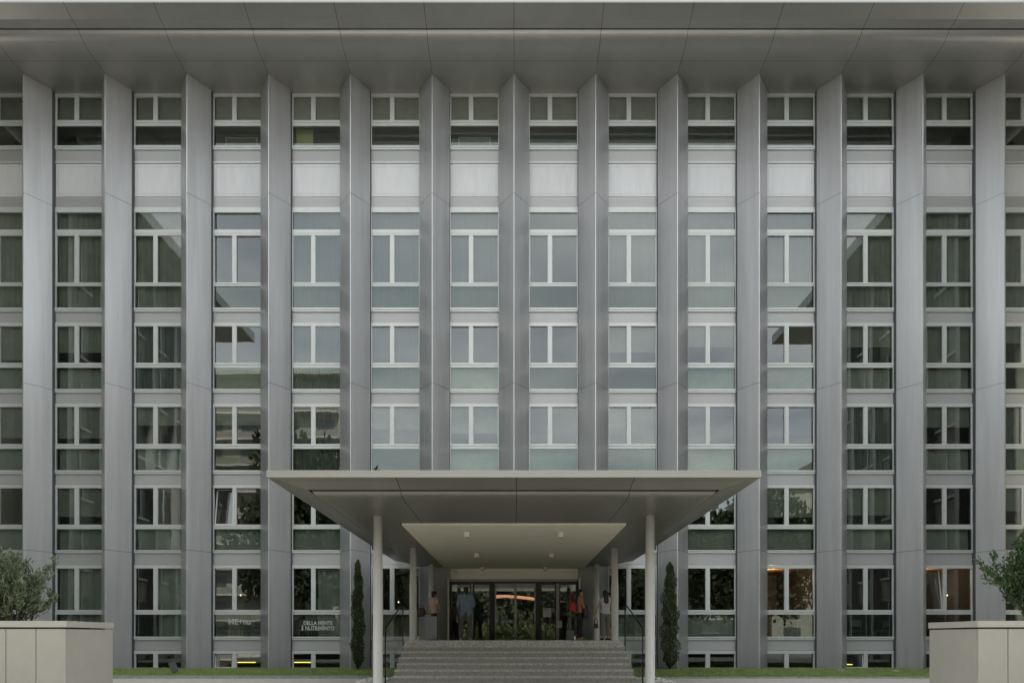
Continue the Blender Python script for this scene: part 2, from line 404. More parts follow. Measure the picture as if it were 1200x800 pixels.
for n in NB:
    for r, d in ROWS.items():
        if n in (-1, 0) and r in 'FG': continue
        x = at(n)
        tl = TILTED.get((n, r))
        fm_, gm = WM[r] if tl is None else window_meshes(r, tl)
        wo = link('window', fm_, B, (x, 0, 0))
        po = link('pane', gm, wo)
        po.rotation_euler = (R(rnd.uniform(-.12, .12)), 0, R(rnd.uniform(-.17, .17)))
        if tl is not None:
            sm_, z0 = sash_mesh(r, tl); s_ = link('sash', sm_, wo, (0, .03, z0)); s_.rotation_euler = (R(-9), 0, 0)
        bot = d['low'][1] if d['low'] else d['pair'][1]
        topg = d['tr'][0] if d['tr'] else d['pair'][0]
        side = n <= -5 or n >= 4
        c = rnd.random() * (.74 if side else 1); zb, zt = ZZ(bot) - .05, ZZ(topg) + .08
        if r == 'B':
            if c < .8: cloth(-.93, .93, zb, zt, 'blind' if side else 'curtain', .22, .010, .21).build('curtain', wo)
        elif r == 'A':
            if c < .75: mb = MB(); mb.box(-.93, .93, .2, .21, ZZ(142) , zt, 'blind'); mb.build('blind', wo)
        elif r in 'CD':
            if c < .35: cloth(-.93, .93, zb, zt, 'curtain', .22).build('curtain', wo)
            elif c < .75: mb = MB(); mb.box(-.93, .93, .2, .21, ZZ(d['pair'][0] + 43 * rnd.uniform(.4, 1)), zt, 'blind'); mb.build('blind', wo)
            if rnd.random() < .8: mb = MB(); mb.box(-.93, .93, .25, .27, zb, ZZ(d['low'][0]) , 'blind_green'); mb.build('parapet_screen', wo)
        elif r == 'E':
            if c < .4: mb = MB(); mb.box(-.93, .93, .2, .21, ZZ(d['pair'][0] + 43 * rnd.uniform(.3, .9)), zt, 'blind'); mb.build('blind', wo)
            mb = MB(); mb.box(-.93, .93, .25, .27, zb, ZZ(d['low'][0]), 'blind_green'); mb.build('parapet_screen', wo)
        elif r == 'F':
            if n == -2: cloth(-.93, .93, zb, ZZ(d['low'][0]), 'beige_curtain', .2, .03, .5).build('curtain', wo)
            if n in (1, 2): mb = MB(); mb.box(-.93, .93, .25, .27, zb, ZZ(d['low'][0]), 'blind_green'); mb.build('parapet_screen', wo)
            if n in (-6, -5): cloth(-.1 if n == -5 else -.93, .93, zb, zt, 'blind_green', .25, .03, .3).build('curtain', wo)
            if n == -3: cloth(-.0, .93, zb, zt, 'blind_green', .25, .03, .3).build('curtain', wo)

mb = MB(); mb.box(.0, .93, .9, .95, ZZ(362), ZZ(333), 'warm_light_paint'); mb.build('warm_light_panel', B, loc=(at(2), 0, 0))  # added panel, its yellow colour stands in for warm light in the room
# lettering on two ground-floor panes
def text(body, size, loc, parent):
    c = bpy.data.curves.new('lettering', 'FONT'); c.body = body; c.size = size; c.align_x = 'CENTER'; c.extrude = .002; c.offset = .006; c.space_line = .95
    o = bpy.data.objects.new('t', c); col.objects.link(o)
    bpy.context.view_layer.update()
    me = bpy.data.meshes.new_from_object(o.evaluated_get(bpy.context.evaluated_depsgraph_get()))
    bpy.data.objects.remove(o); me.materials.clear(); me.materials.append(M['white_text'])
    t = link('lettering', me, parent, loc); t.rotation_euler = (R(90), 0, 0); return t
def wobj(n, r):
    for o in kids(B):
        if o.name.startswith('window') and abs(o.location.x - at(n)) < .01 and o.data is not None and abs(max(v.co.z for v in o.data.vertices) - ZZ(ROWS[r]['top'])) < .05: return o
w1 = wobj(-4, 'F'); w2 = wobj(-3, 'F')
def lx(px, n): return XX(px, 30) - at(n)
text('ME+nu', .31, (lx(280.5, -4), .02, ZZ(731)), w1).scale = (1.0, 1, 1)
text('DELLA MENTE\n\u00c8 NUTRIMENTO', .20, (lx(372.5, -3), .02, ZZ(731.6)), w2).scale = (.9, 1.1, 1)

# structure inside: floors, rear wall, cross walls
XO = 7 * PITCH + .58
for i, py in enumerate((236, 372, 466, 561.5, 655, 756)):
    mb = MB(); z = ZZ(py); 
    if py == 756:
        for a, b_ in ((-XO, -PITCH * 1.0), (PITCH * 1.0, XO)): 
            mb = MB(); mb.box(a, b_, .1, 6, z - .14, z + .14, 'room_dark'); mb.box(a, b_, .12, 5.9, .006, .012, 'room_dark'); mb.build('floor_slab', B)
    else:
        mb.box(-XO, XO, .1, 6, z - .13, z + .13, 'slab'); mb.build('floor_slab', B)
mb = MB(); mb.box(-PITCH, PITCH, .12, 6, 0, ZZ(750), 'slab'); mb.build('lobby_floor', B)
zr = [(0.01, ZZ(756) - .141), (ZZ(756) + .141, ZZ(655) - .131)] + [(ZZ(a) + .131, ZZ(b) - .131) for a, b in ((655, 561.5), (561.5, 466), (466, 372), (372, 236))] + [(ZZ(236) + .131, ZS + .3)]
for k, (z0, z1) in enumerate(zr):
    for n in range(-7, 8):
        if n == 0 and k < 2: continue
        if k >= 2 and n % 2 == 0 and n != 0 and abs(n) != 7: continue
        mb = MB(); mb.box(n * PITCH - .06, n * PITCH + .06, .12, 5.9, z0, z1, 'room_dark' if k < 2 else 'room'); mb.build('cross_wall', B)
mb = MB(); mb.box(-XO, XO, 5.9, 18, .0, ZS + .4, 'room'); mb.build('rear_block', B)
mb = MB(); mb.box(-XO - .02, -XO + .16, -.1, 18, 0, ZS + .4, 'fin'); mb.box(XO - .16, XO + .02, -.1, 18, 0, ZS + .4, 'fin'); mb.build('end_wall', B)
mb = MB(); mb.box(-XO - 2, XO + 2, -3.3, 20, ZS + .62, ZS + .9, 'fascia'); mb.build('roof', B)

# eave: profile (distance from wall, height above the eye)
prof = [(-3.70, 21.80), (-3.72, 21.745), (-3.47, 21.66), (-3.22, 21.575), (-2.86, 21.545), (-2.86, 21.72), (-2.80, 21.72), (-2.80, 21.545),
        (-2.745, 21.47), (-2.65, 21.40), (-2.50, 21.345), (-2.27, 21.302), (-2.0, 21.28), (-1.70, 21.272), (-1.686, 21.2718), (-1.05, 21.268), (0.12, 21.266)]
mb = MB(); xs = [-XO - 2]
for n in range(-7, 8): xs += [n * PITCH - .008, n * PITCH + .008]
xs.append(XO + 2)
for i in range(len(xs) - 1):
    for j in range(len(prof) - 1):
        (ya, ha), (yb, hb) = prof[j], prof[j + 1]
        mt = 'seam' if i % 2 == 1 or j in (4, 5, 6, 13) else ('fascia' if j == 0 else 'soffit')
        mb.quad([(xs[i], ya, EYE + ha), (xs[i + 1], ya, EYE + ha), (xs[i + 1], yb, EYE + hb), (xs[i], yb, EYE + hb)], mt, 7 <= j <= 12)
me = mb.mesh('eave_soffit'); bm = bmesh.new(); bm.from_mesh(me); bmesh.ops.remove_doubles(bm, verts=bm.verts, dist=.0008)
bmesh.ops.recalc_face_normals(bm, faces=bm.faces); bm.to_mesh(me); bm.free(); link('eave_soffit', me, B)
mb = MB(); mb.box(-XO - 2, XO + 2, -3.66, -3.3, EYE + 21.80, EYE + 22.6, 'soffit'); mb.build('eave_fascia', B)
mb = MB(); mb.box(-XO - 2, XO + 2, -3.3, .1, EYE + 21.75, EYE + 21.8, 'seam'); mb.build('eave_deck', B)

# entrance front
mb = MB(); mb.box(-2.72, 2.72, -.05, .1, EYE + 2.33, EYE + 2.78, 'beige'); mb.build('entrance_header', B)
for s in (-1, 1):
    mb = MB(); a, b_ = sorted((s * 2.51, s * 2.72)); mb.box(a, b_, -.3, .1, ZZ(750), EYE + 2.329, 'beige'); mb.build('entrance_jamb', B)
mb = MB(); mb.box(-2.507, 2.507, .0, .12, EYE + 2.24, EYE + 2.329, 'door_metal'); mb.box(-2.507, 2.507, .02, .12, EYE + 2.16, EYE + 2.238, 'door_frame'); mb.build('door_head', B)
dz0, dz1 = ZZ(750), EYE + 2.158
def leaf(name, x0, x1, y, fm_, t=.04):
    mb = MB(); mb.box(x0, x0 + t, y, y + .05, dz0, dz1, fm_); mb.box(x1 - t, x1, y, y + .05, dz0, dz1, fm_)
    mb.box(x0 + t, x1 - t, y, y + .05, dz0, dz0 + t, fm_); mb.box(x0 + t, x1 - t, y, y + .05, dz1 - t, dz1, fm_)
    o = mb.build(name, B)
    p = MB(); p.quad([(x0 + t, y + .025, dz0 + t), (x1 - t, y + .025, dz0 + t), (x1 - t, y + .025, dz1 - t), (x0 + t, y + .025, dz1 - t)], 'glass_door'); p.build('pane', o)
    return o
e = lambda px: XX(px, 30)
for px, mt_, h in ((577.3, 'door_frame', .085), (630.5, 'door_frame', .095), (553, 'door_metal', .05), (653.5, 'door_metal', .06)):
    mb = MB(); mb.box(e(px) - h, e(px) + h, -.02, .1, dz0, dz1 - .002, mt_); mb.build('door_post', B)
leaf('sidelight', -2.505, e(553) - .052, .02, 'door_frame'); leaf('sidelight', e(553) + .052, e(577.3) - .087, .02, 'door_frame')
leaf('door', e(577.3) + .09, e(604) - .002, .0, 'door_metal', .05); leaf('door', e(604) + .002, e(630.5) - .1, .0, 'door_metal', .05)
leaf('sidelight', e(630.5) + .1, e(653.5) - .062, .02, 'door_frame'); leaf('sidelight', e(653.5) + .062, 2.505, .02, 'door_frame')
mb = MB(); mb.lathe([(.05, 0), (.06, -.03), (.05, -.07), (.02, -.085)], 'lamp_off', 12, -2.25, -.12); 
mb.box(-2.45, -2.22, -.14, -.06, .0, .05, 'lamp_off'); o = mb.build('entrance_sensor', B, loc=(0, 0, EYE + 2.62))

# ------------------------------------------------------------------ canopy
C = empty('entrance_canopy', (0, -8, 0), 0, 'flat metal entrance canopy with beige inner ceiling on six round columns', 'canopy')
CW, CF = 4.60, -15.72
st = [(0, 3.09, 'canopy_edge'), (0, 3.0, 'canopy_edge'), (.25, 2.965, 'canopy'), (.60, 2.885, 'canopy'), (.60, 2.96, 'seam'), (.67, 2.96, 'seam'), (.67, 2.86, 'seam'),
      (.70, 2.82, 'canopy'), (.77, 2.795, 'canopy'), (.92, 2.778, 'canopy'), (1.2, 2.768, 'canopy'), (1.6, 2.764, 'canopy')]
sy = [-.25, -4.1, -4.116, -8.0, -8.016]; sx = [-2.208, -2.192, .042, .058, 2.24, 2.256]
def ring(wd, H, inner=False):
    xo = 2.74 if inner else CW - wd; yf = -11.62 if inner else CF + wd
    z = EYE + H
    return [(-xo, y, z) for y in sy] + [(-xo, yf, z)] + [(x, yf, z) for x in sx] + [(xo, yf, z)] + [(xo, y, z) for y in reversed(sy)]
seam_i = {1, 3, 6, 8, 10, 13, 15}
mb = MB(); rings = [(ring(a, h), m_) for a, h, m_ in st] + [(ring(0, 2.76, True), 'canopy'), (ring(0, 2.9, True), 'seam')]
for k in range(1, len(rings)):
    r0, r1 = rings[k - 1][0], rings[k][0]
    for i in range(len(r0) - 1):
        mt = 'seam' if (i in seam_i and k > 1) else rings[k][1]
        mb.quad([r0[i], r0[i + 1], r1[i + 1], r1[i]], mt, 8 <= k <= 11)
me = mb.mesh('canopy_soffit'); bm = bmesh.new(); bm.from_mesh(me); bmesh.ops.remove_doubles(bm, verts=bm.verts, dist=.0008)
bmesh.ops.recalc_face_normals(bm, faces=bm.faces); bm.to_mesh(me); bm.free(); o = link('canopy_soffit', me, C, (0, 8, 0))
mb = MB(); mb.box(-CW, CW, CF, -.25, EYE + 3.092, EYE + 3.13, 'canopy_edge'); mb.build('canopy_roof', C, loc=(0, 8, 0))
mb = MB(); mb.box(-2.70, 2.70, -11.55, -.06, EYE + 2.73, EYE + 2.86, 'beige'); mb.build('canopy_ceiling', C, loc=(0, 8, 0))
mb = MB(); mb.box(-.5, .5, 0, .0, 0, 0, 'beige')
DC = (17.27, 23.32, 28.5)
for d in DC:
    for s in (-1, 1):
        z0 = 0 if d < 20 else ZZ(750); top = EYE + 2.775 - z0
        mb = MB(); j = EYE + 1.65 - z0 if d < 20 else 1.72
        mb.lathe([(.16, 0), (.16, .015), (.112, .02), (.112, j), (.108, j + .004), (.108, j + .012), (.1, j + .02), (.1, top)], 'column', 28)
        mb.build('column', C, loc=(s * 3.06, 38 - d - 0 - 0 - 60 + 30 + 0, z0) if False else (s * 3.06, (d - 30) + 8, z0))
for d in (19.7, 24.6, 29.2):
    for x in (-1.2, 1.2):
        mb = MB(); mb.lathe([(.075, 0), (.08, .004), (.08, .13), (.078, .135)], 'lamp_off', 20); mb.lathe([(.06, -.004), (.06, .003)], 'door_frame', 20)
        mb.build('ceiling_spotlight', C, loc=(x, d - 22, EYE + 2.73 - .135))

# ------------------------------------------------------------------ steps
ST = empty('granite_steps', (0, -6, 0), 0, 'wide flight of speckled granite steps rising to the entrance landing', 'steps')
LZ = ZZ(750.0, 23.2) ; LZ = 1.13
mb = MB(); mb.box(-3.3, 3.3, -6.8, -.0, 0, LZ, 'granite'); mb.build('landing', ST, loc=(0, 6, 0), bevel=.006)
rise = LZ / 7; tread = .4
for i in range(6):
    z = LZ - rise * (i + 1); mb = MB(); y1 = -6.8 - tread * i
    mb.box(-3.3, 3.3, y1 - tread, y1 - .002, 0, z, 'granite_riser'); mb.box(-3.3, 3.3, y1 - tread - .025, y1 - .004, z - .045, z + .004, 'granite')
    mb.build('step', ST, loc=(0, 6, 0))
for s in (-1, 1):
    rl = empty('stair_railing', (s * 3.42, -8, 0), 0, ('black handrail with glass panel on the left edge of the granite steps' if s < 0 else 'black handrail with glass panel beside the right column of the steps'), 'railing', 'railings of the entrance steps')
    pb = (0, 8 - 9.6, 1.47); pt = (0, 8 - 6.8, EYE + .98); pe = (0, 8 - 6.35, EYE + .98)
    mb = MB(); mb.tube((0, pb[1], 0), pb, .018, mt='black'); mb.build('post', rl)
    mb = MB(); mb.tube(pb, pt, .02, mt='black'); mb.tube(pt, pe, .02, mt='black'); mb.build('handrail', rl)
    mb = MB(); mb.tube((0, pe[1], .0), pe, .018, mt='black'); mb.build('post', rl)
    mb = MB(); t = .006; q = [(pb[1] + .03, .02), (pb[1] + .03, 1.38), (pt[1], EYE + .88), (pe[1] - .03, EYE + .88), (pe[1] - .03, .02)]
    mb.quad([(t, y, z) for y, z in q], 'glass_rail'); mb.build('glass_panel', rl)

# ------------------------------------------------------------------ planters
for s in (-1, 1):
    xa, xb = (-14.0, -7.0) if s < 0 else (7.25, 14.2)
    P_ = empty('planter', ((xa + xb) / 2, -17.3, 0), 0, 'long stone-clad planter at the lower left of the forecourt under an olive shrub' if s < 0 else 'long stone-clad planter at the lower right under a leafy green shrub', 'planter', 'stone planters flanking the forecourt')
    ox, oy = -(xa + xb) / 2, 17.3; top = EYE + .28
    mb = MB(); mb.box(xa + .03, xb - .03, -17.97, -16.61, 0, top - .14, 'seam'); mb.build('core', P_, loc=(ox, oy, 0))
    # cladding slabs with open joints
    j = xb if s < 0 else xa; k = 0
    x = j
    while abs(x - j) < 6.5:
        x2 = x - s * -.0 + (-.47 if s < 0 else .47); a, b_ = sorted((x, x2))
        mb = MB(); mb.box(a + .006, b_ - .006, -18.0, -17.96, 0, top - .125, 'planter'); mb.build('cladding_slab', P_, loc=(ox, oy, 0), bevel=.003); x = x2
    sxx = xb if s < 0 else xa
    a, b_ = sorted((sxx - (-.0), sxx + (-.04 if s < 0 else .04)))
    mb = MB(); mb.box(a, b_, -17.958, -16.6, 0, top - .125, 'planter'); mb.build('end_slab', P_, loc=(ox, oy, 0), bevel=.003)
    a, b_ = sorted((xa - .015, xb + .015))
    mb = MB(); mb.box(a, b_, -18.015, -17.7, top - .1, top, 'planter_cap'); mb.box(a, b_, -16.9, -16.585, top - .1, top, 'planter_cap')
    mb.box(a, a + .3, -17.7, -16.9, top - .1, top - .002, 'planter_cap'); mb.box(b_ - .3, b_, -17.7, -16.9, top - .1, top - .002, 'planter_cap')
    mb.build('cap', P_, loc=(ox, oy, 0), bevel=.004)
    mb = MB(); mb.box(xa + .25, xb - .25, -17.72, -16.88, top - .16, top - .03, 'soil'); mb.build('soil', P_, loc=(ox, oy, 0))

# ------------------------------------------------------------------ plants
def leafset(pts, mt, ln, wd, rng, up=.3, name='foliage'):
    v = []; f = []
    for p, dirv in pts:
        d = (Vector(dirv) + Vector((rng.gauss(0, .5), rng.gauss(0, .5), rng.gauss(up, .45)))).normalized()
        sdv = d.cross(Vector((rng.gauss(0, 1), rng.gauss(0, 1), rng.gauss(0, 1)))).normalized()
        l = ln * rng.uniform(.6, 1.25); w_ = wd * rng.uniform(.7, 1.2); b = len(v); p = Vector(p)
        v += [tuple(p), tuple(p + d * l * .5 + sdv * w_), tuple(p + d * l), tuple(p + d * l * .5 - sdv * w_)]
        f.append((b, b + 1, b + 2, b + 3))
    me = bpy.data.meshes.new(name); me.from_pydata(v, [], f); me.materials.append(M[mt]); return me
def shrub(name, loc, label, mt, n_st, h, spread, ln, wd, seed, dens=26, low=.0):
    rng = random.Random(seed)
    root = empty(name, loc, 0, label, 'shrub')
    br = MB(); pts = []
    def grow(p, d, l, r, lev):
        seg = max(3, int(l / .12)); q = Vector(p); d = Vector(d)
        for i in range(seg):
            nd = (d + Vector((rng.gauss(0, .13), rng.gauss(0, .13), rng.gauss(.05, .08)))).normalized()
            q2 = q + nd * l / seg; rr = r * (1 - .75 * i / seg)
            br.tube(q, q2, rr, rr * .85, 'bark', 5, False)
            if lev >= 1 or i > seg * low:
                for _ in range(int(dens * l / seg * (1.6 if lev else .9))): pts.append((q.lerp(q2, rng.random()) + Vector((rng.gauss(0, .03), rng.gauss(0, .03), rng.gauss(0, .03))), nd))
            if lev < 2 and i > seg * .15 and rng.random() < (.85 if lev == 0 else .5):
                sdv = Vector((rng.gauss(0, 1), rng.gauss(0, 1), rng.uniform(.1, .9))).normalized()
                grow(q2, (nd * .7 + sdv).normalized(), l * rng.uniform(.28, .5), rr * .55, lev + 1)
            q, d = q2, nd
    for i in range(n_st):
        a = rng.uniform(0, 6.28); k = rng.uniform(0, 1)
        off = Vector((rng.uniform(-1, 1) * spread, rng.uniform(-.25, .25), 0))
        grow(off, (rng.gauss(0, .3) + off.x * .25, rng.gauss(0, .2), 1), h * rng.uniform(.55, 1.0) * (1 - .25 * abs(off.x) / max(spread, .01)), .012, 0)
    br.build('branches', root)
    link('foliage', leafset(pts, mt, ln, wd, rng), root)
    return root
PT = EYE + .28 - .04
shrub('shrub', (-9.1, -17.25, PT), 'grey-green feathery olive shrub growing out of the left planter', 'leaf_olive', 100, 1.06, 1.0, .085, .012, 3, dens=120)
shrub('shrub', (9.4, -17.25, PT), 'dense leafy green shrub rising from the right planter', 'leaf_green', 90, 1.5, .78, .075, .018, 5, dens=95)

def cypress(px, d, wpx, top, label, seed):
    rng = random.Random(seed); H = ZZ(top, d) - .03; W = wpx * d / F / 2
    root = empty('cypress', (XX(px, d), d - 30, .035), 0, label, 'tree', 'slim cypresses either side of the entrance')
    mb = MB(); mb.tube((0, 0, 0), (0, 0, H * .9), .035, .01, 'bark', 8); mb.build('trunk', root)
    ph = [rng.uniform(0, 6.28) for _ in range(8)]
    pts = []
    for i in range(9500):
        t = rng.random() ** .9; a = rng.uniform(0, 6.28)
        pr = (min(1, t / .12) ** .6) * (1 - t ** 3.2 * .75) * (1 - .25 * (t < .05))
        if t > .96: pr *= (1 - t) / .04
        rr = W * pr * (1 + .2 * math.sin(t * 17 + ph[0] + a) + .2 * math.sin(t * 41 + ph[1] + 2 * a) + .1 * math.sin(a * 3 + ph[2] + t * 9))
        rad = rr * (rng.random() ** .35)
        pts.append(((rad * math.cos(a), rad * math.sin(a), .05 + t * H), (math.cos(a) * .5, math.sin(a) * .5, 1.1)))
    link('crown', leafset(pts, 'cypress', .085, .012, rng, .3, 'crown'), root)
cypress(419.5, 28.2, 13.5, 659, 'thinner and leaning-topped cypress on the lawn left of the entrance', 1)
cypress(785, 28.2, 19.5, 662, 'fuller dark cypress on the lawn right of the entrance', 2)

def tree_proto(H, Wd, seed, n=13000, ln=.42):
    rng = random.Random(seed)
    root = empty('tree', (0, 0, 0), 0, 'broad leafy tree across the street, seen only mirrored in the glass', 'tree', 'street trees opposite the building')
    br = MB(); br.tube((0, 0, 0), (0, 0, H * .35), .22, .17, 'bark', 10); pts = []
    cl = []
    for i in range(26):
        a = rng.uniform(0, 6.28); t = rng.uniform(.32, .95); r_ = Wd * rng.uniform(.2, .85) * math.sin(min(1, max(0, (t - .2) / .8)) * math.pi) ** .5
        c = Vector((r_ * math.cos(a), r_ * math.sin(a), H * t)); cl.append(c)
        br.tube((0, 0, H * (.3 + .3 * rng.random() * t)), c, .08, .02, 'bark', 6)
    br.tube((0, 0, H * .35), (0, 0, H * .8), .17, .05, 'bark', 8)
    br.build('trunk', root)
    for i in range(n):
        c = rng.choice(cl); u = Vector((rng.gauss(0, 1), rng.gauss(0, 1), rng.gauss(0, .75))); u = u.normalized() * (Wd * .42 * rng.random() ** .4)
        pts.append((c + u, u.normalized()))
    link('crown', leafset(pts, 'street_leaf', ln, ln * .35, rng, .2, 'crown'), root)
    return root
T0 = tree_proto(10, 4.2, 21); T1 = tree_proto(7, 3.0, 22)
T0.location = (-22, -50, 0); T0.scale = (1.5, 1.5, 2.1)
for x, y, s, hs in ((-17, -52, 1.3, 1.6), (-10, -54, 1.2, 1.2), (12, -53, 1.2, 1.2), (19, -51, 1.3, 1.3), (27, -52, 1.3, 1.5), (3, -64, 1.3, 1.2)):
    copy_tree(T0, None, (x, y, 0), random.uniform(0, 6), (s, s, s * hs / 1.2))
T1.location = (-5.5, -42, 0)
for x, y, s in ((6.0, -43, .9), (-12, -41, 1.1), (13, -42, 1.0)):
    copy_tree(T1, None, (x, y, 0), random.uniform(0, 6), (s, s, s))
B0 = shrub('bush', (-1.6, -38, 0), 'bright green bushy plant behind the camera, mirrored in the entrance doors', 'tree_leaf', 16, 2.6, .8, .22, .07, 9, dens=40)
B0['group'] = 'bushes facing the entrance'; B0['category'] = 'bush'
for x, y in ((.6, -38.4), (2.6, -39), (-3.6, -39)): copy_tree(B0, None, (x, y, 0), x)

# ------------------------------------------------------------------ surroundings that the glass mirrors
for s in (-1, 1):
    W = empty('side_wing', (s * 25, -13.7, 0), 0, ('grey side wing with deep eaves along the left flank of the forecourt' if s < 0 else 'grey side wing with deep eaves along the right flank of the forecourt'), 'building')
    L0, L1 = -25.0, -2.6; ox, oy = -s * 25, 13.7
    a, b_ = sorted((s * 21.3, s * 33)); mb = MB(); mb.box(a, b_, L0 + 1.5, L1, 0, ZS - .1, 'far_wall2'); mb.build('wall', W, loc=(ox, oy, 0))
    a, b_ = sorted((s * 18.65, s * 34)); mb = MB(); mb.box(a, b_, L0, L1, ZS - .1, ZS + .5, 'soffit'); mb.build('roof', W, loc=(ox, oy, 0))
    for i in range(7):
        y0 = L0 + 2.2 + i * 2.85
        fx = s * 20.9; a, b_ = sorted((fx, s * 21.299)); mb = MB(); mb.box(a, b_, y0 - .62, y0 - .25, 0, ZS - .101, 'panel'); mb.build('fin', W, loc=(ox, oy, 0))
        for k in range(6):
            z0 = 1.2 + k * 3.45; mb = MB(); a, b_ = sorted((s * 21.25, s * 21.299))
            mb.box(a, b_, y0, y0 + 1.9, z0, z0 + 2.1, 'far_glass'); mb.box(min(s * 21.2, s * 21.299), max(s * 21.2, s * 21.299), y0 + .9, y0 + 1.0, z0, z0 + 2.1, 'frame')
            mb.box(min(s * 21.15, s * 21.299), max(s * 21.15, s * 21.299), y0 - .02, y0 + 1.92, z0 - .12, z0 - .002, 'frame'); mb.build('window', W, loc=(ox, oy, 0))
def block(name, x0, x1, y0, y1, h, label, balc=True, gable=False):
    W = empty(name, ((x0 + x1) / 2, y1, 0), 0, label, 'building'); ox, oy = -(x0 + x1) / 2, -y1
    mb = MB(); mb.box(x0, x1, y0, y1, 0, h, 'far_wall2'); mb.build('wall', W, loc=(ox, oy, 0))
    nf = int(h / 3.2)
    for k in range(nf):
        z = .3 + k * 3.2
        if balc and k: mb = MB(); mb.box(x0 + .5, x1 - .5, y1, y1 + 1.3, z - .12, z + .12, 'far_white'); mb.box(x0 + .5, x1 - .5, y1 + 1.24, y1 + 1.3, z + .121, z + .9, 'far_wall'); mb.build('balcony', W, loc=(ox, oy, 0))
        n = int((x1 - x0) / 4.5)
        for i in range(n):
            xx = x0 + (i + .5) * (x1 - x0) / n; mb = MB(); mb.box(xx - 1.1, xx + 1.1, y1 - .02, y1 + .03, z + .5, z + 2.5, 'far_glass'); mb.build('window', W, loc=(ox, oy, 0))
    mb = MB()
    if gable:
        xm = (x0 + x1) / 2
        b = [(x0 - 1, h), (x1 + 1, h), (xm, h + 9)]
        mb.v += [(x, y, z) for y in (y0 - .5, y1 + 1) for x, z in b]; mi = mb.m('roof_tile')
        for f in ((0, 1, 2), (5, 4, 3), (0, 3, 4, 1), (1, 4, 5, 2), (2, 5, 3, 0)): mb.f.append(f); mb.mi.append(mi); mb.sm.append(False)
    else: mb.box(x0 - .4, x1 + .4, y0 - .4, y1 + 1.6, h, h + .4, 'far_white')
    mb.build('roof', W, loc=(ox, oy, 0)); return W
block('apartment_block', -62, -21.5, -82, -66, 33.5, 'tall balconied apartment block across the street to the left, mirrored in glass')
block('gabled_house', 32, 66, -84, -66, 20.5, 'broad block with a pitched tiled roof across the street to the right', False, True)
block('low_block', -20, 30.5, -86, -70, 12.8, 'low balconied block across the street opposite the entrance')
AW = empty('awning', (-.9, -46, 0), 0, 'orange canvas awning across the forecourt, mirrored in the entrance doors', 'awning')
mb = MB()
for k in range(10):
    xa, xb = -3.4 + k * .68, -3.4 + (k + 1) * .68; za, zb_ = 5.35 - .035 * xa * xa, 5.35 - .035 * xb * xb
    mb.quad([(xa, 0, za), (xb, 0, zb_), (xb, -2, zb_ + .3), (xa, -2, za + .3)], 'orange', True); mb.quad([(xa, .01, za - .12), (xb, .01, zb_ - .12), (xb, 0, zb_), (xa, 0, za)], 'orange')
mb.build('canvas', AW)
for x in (-3.3, 3.3):
    mb = MB(); mb.tube((x, -.05, 0), (x, -.05, 4.95), .05, mt='frame'); mb.tube((x, -1.95, 0), (x, -1.95, 5.2), .05, mt='frame'); mb.build('post', AW)

# ------------------------------------------------------------------ people
def capsules(segs, name, mt, vox=.011, smooth=3, ell=()):
    bm = bmesh.new()
    for p0, p1, r0, r1 in segs:
        p0, p1 = Vector(p0), Vector(p1)
        for p, r in ((p0, r0), (p1, r1)): bmesh.ops.create_uvsphere(bm, u_segments=14, v_segments=9, radius=r, matrix=Matrix.Translation(p))
        d = p1 - p0
        if d.length > 1e-4:
            mtx = Matrix.Translation((p0 + p1) / 2) @ d.to_track_quat('Z', 'Y').to_matrix().to_4x4()
            bmesh.ops.create_cone(bm, cap_ends=True, segments=14, radius1=r0, radius2=r1, depth=d.length, matrix=mtx)
    for c, rr in ell:
        bmesh.ops.create_uvsphere(bm, u_segments=20, v_segments=14, radius=1, matrix=Matrix.Translation(c) @ Matrix.Diagonal((*rr, 1)))
    me = bpy.data.meshes.new(name); bm.to_mesh(me); bm.free()
    o = bpy.data.objects.new(name, me); col.objects.link(o)
    md = o.modifiers.new('r', 'REMESH'); md.mode = 'VOXEL'; md.voxel_size = vox; md.use_smooth_shade = True
    ms = o.modifiers.new('s', 'SMOOTH'); ms.iterations = smooth; ms.factor = .5
    bpy.context.view_layer.update()
    m2 = bpy.data.meshes.new_from_object(o.evaluated_get(bpy.context.evaluated_depsgraph_get()))
    bpy.data.objects.remove(o); m2.materials.clear(); m2.materials.append(M[mt])
    for p in m2.polygons: p.use_smooth = True
    return m2
def V(*a): return Vector(a)
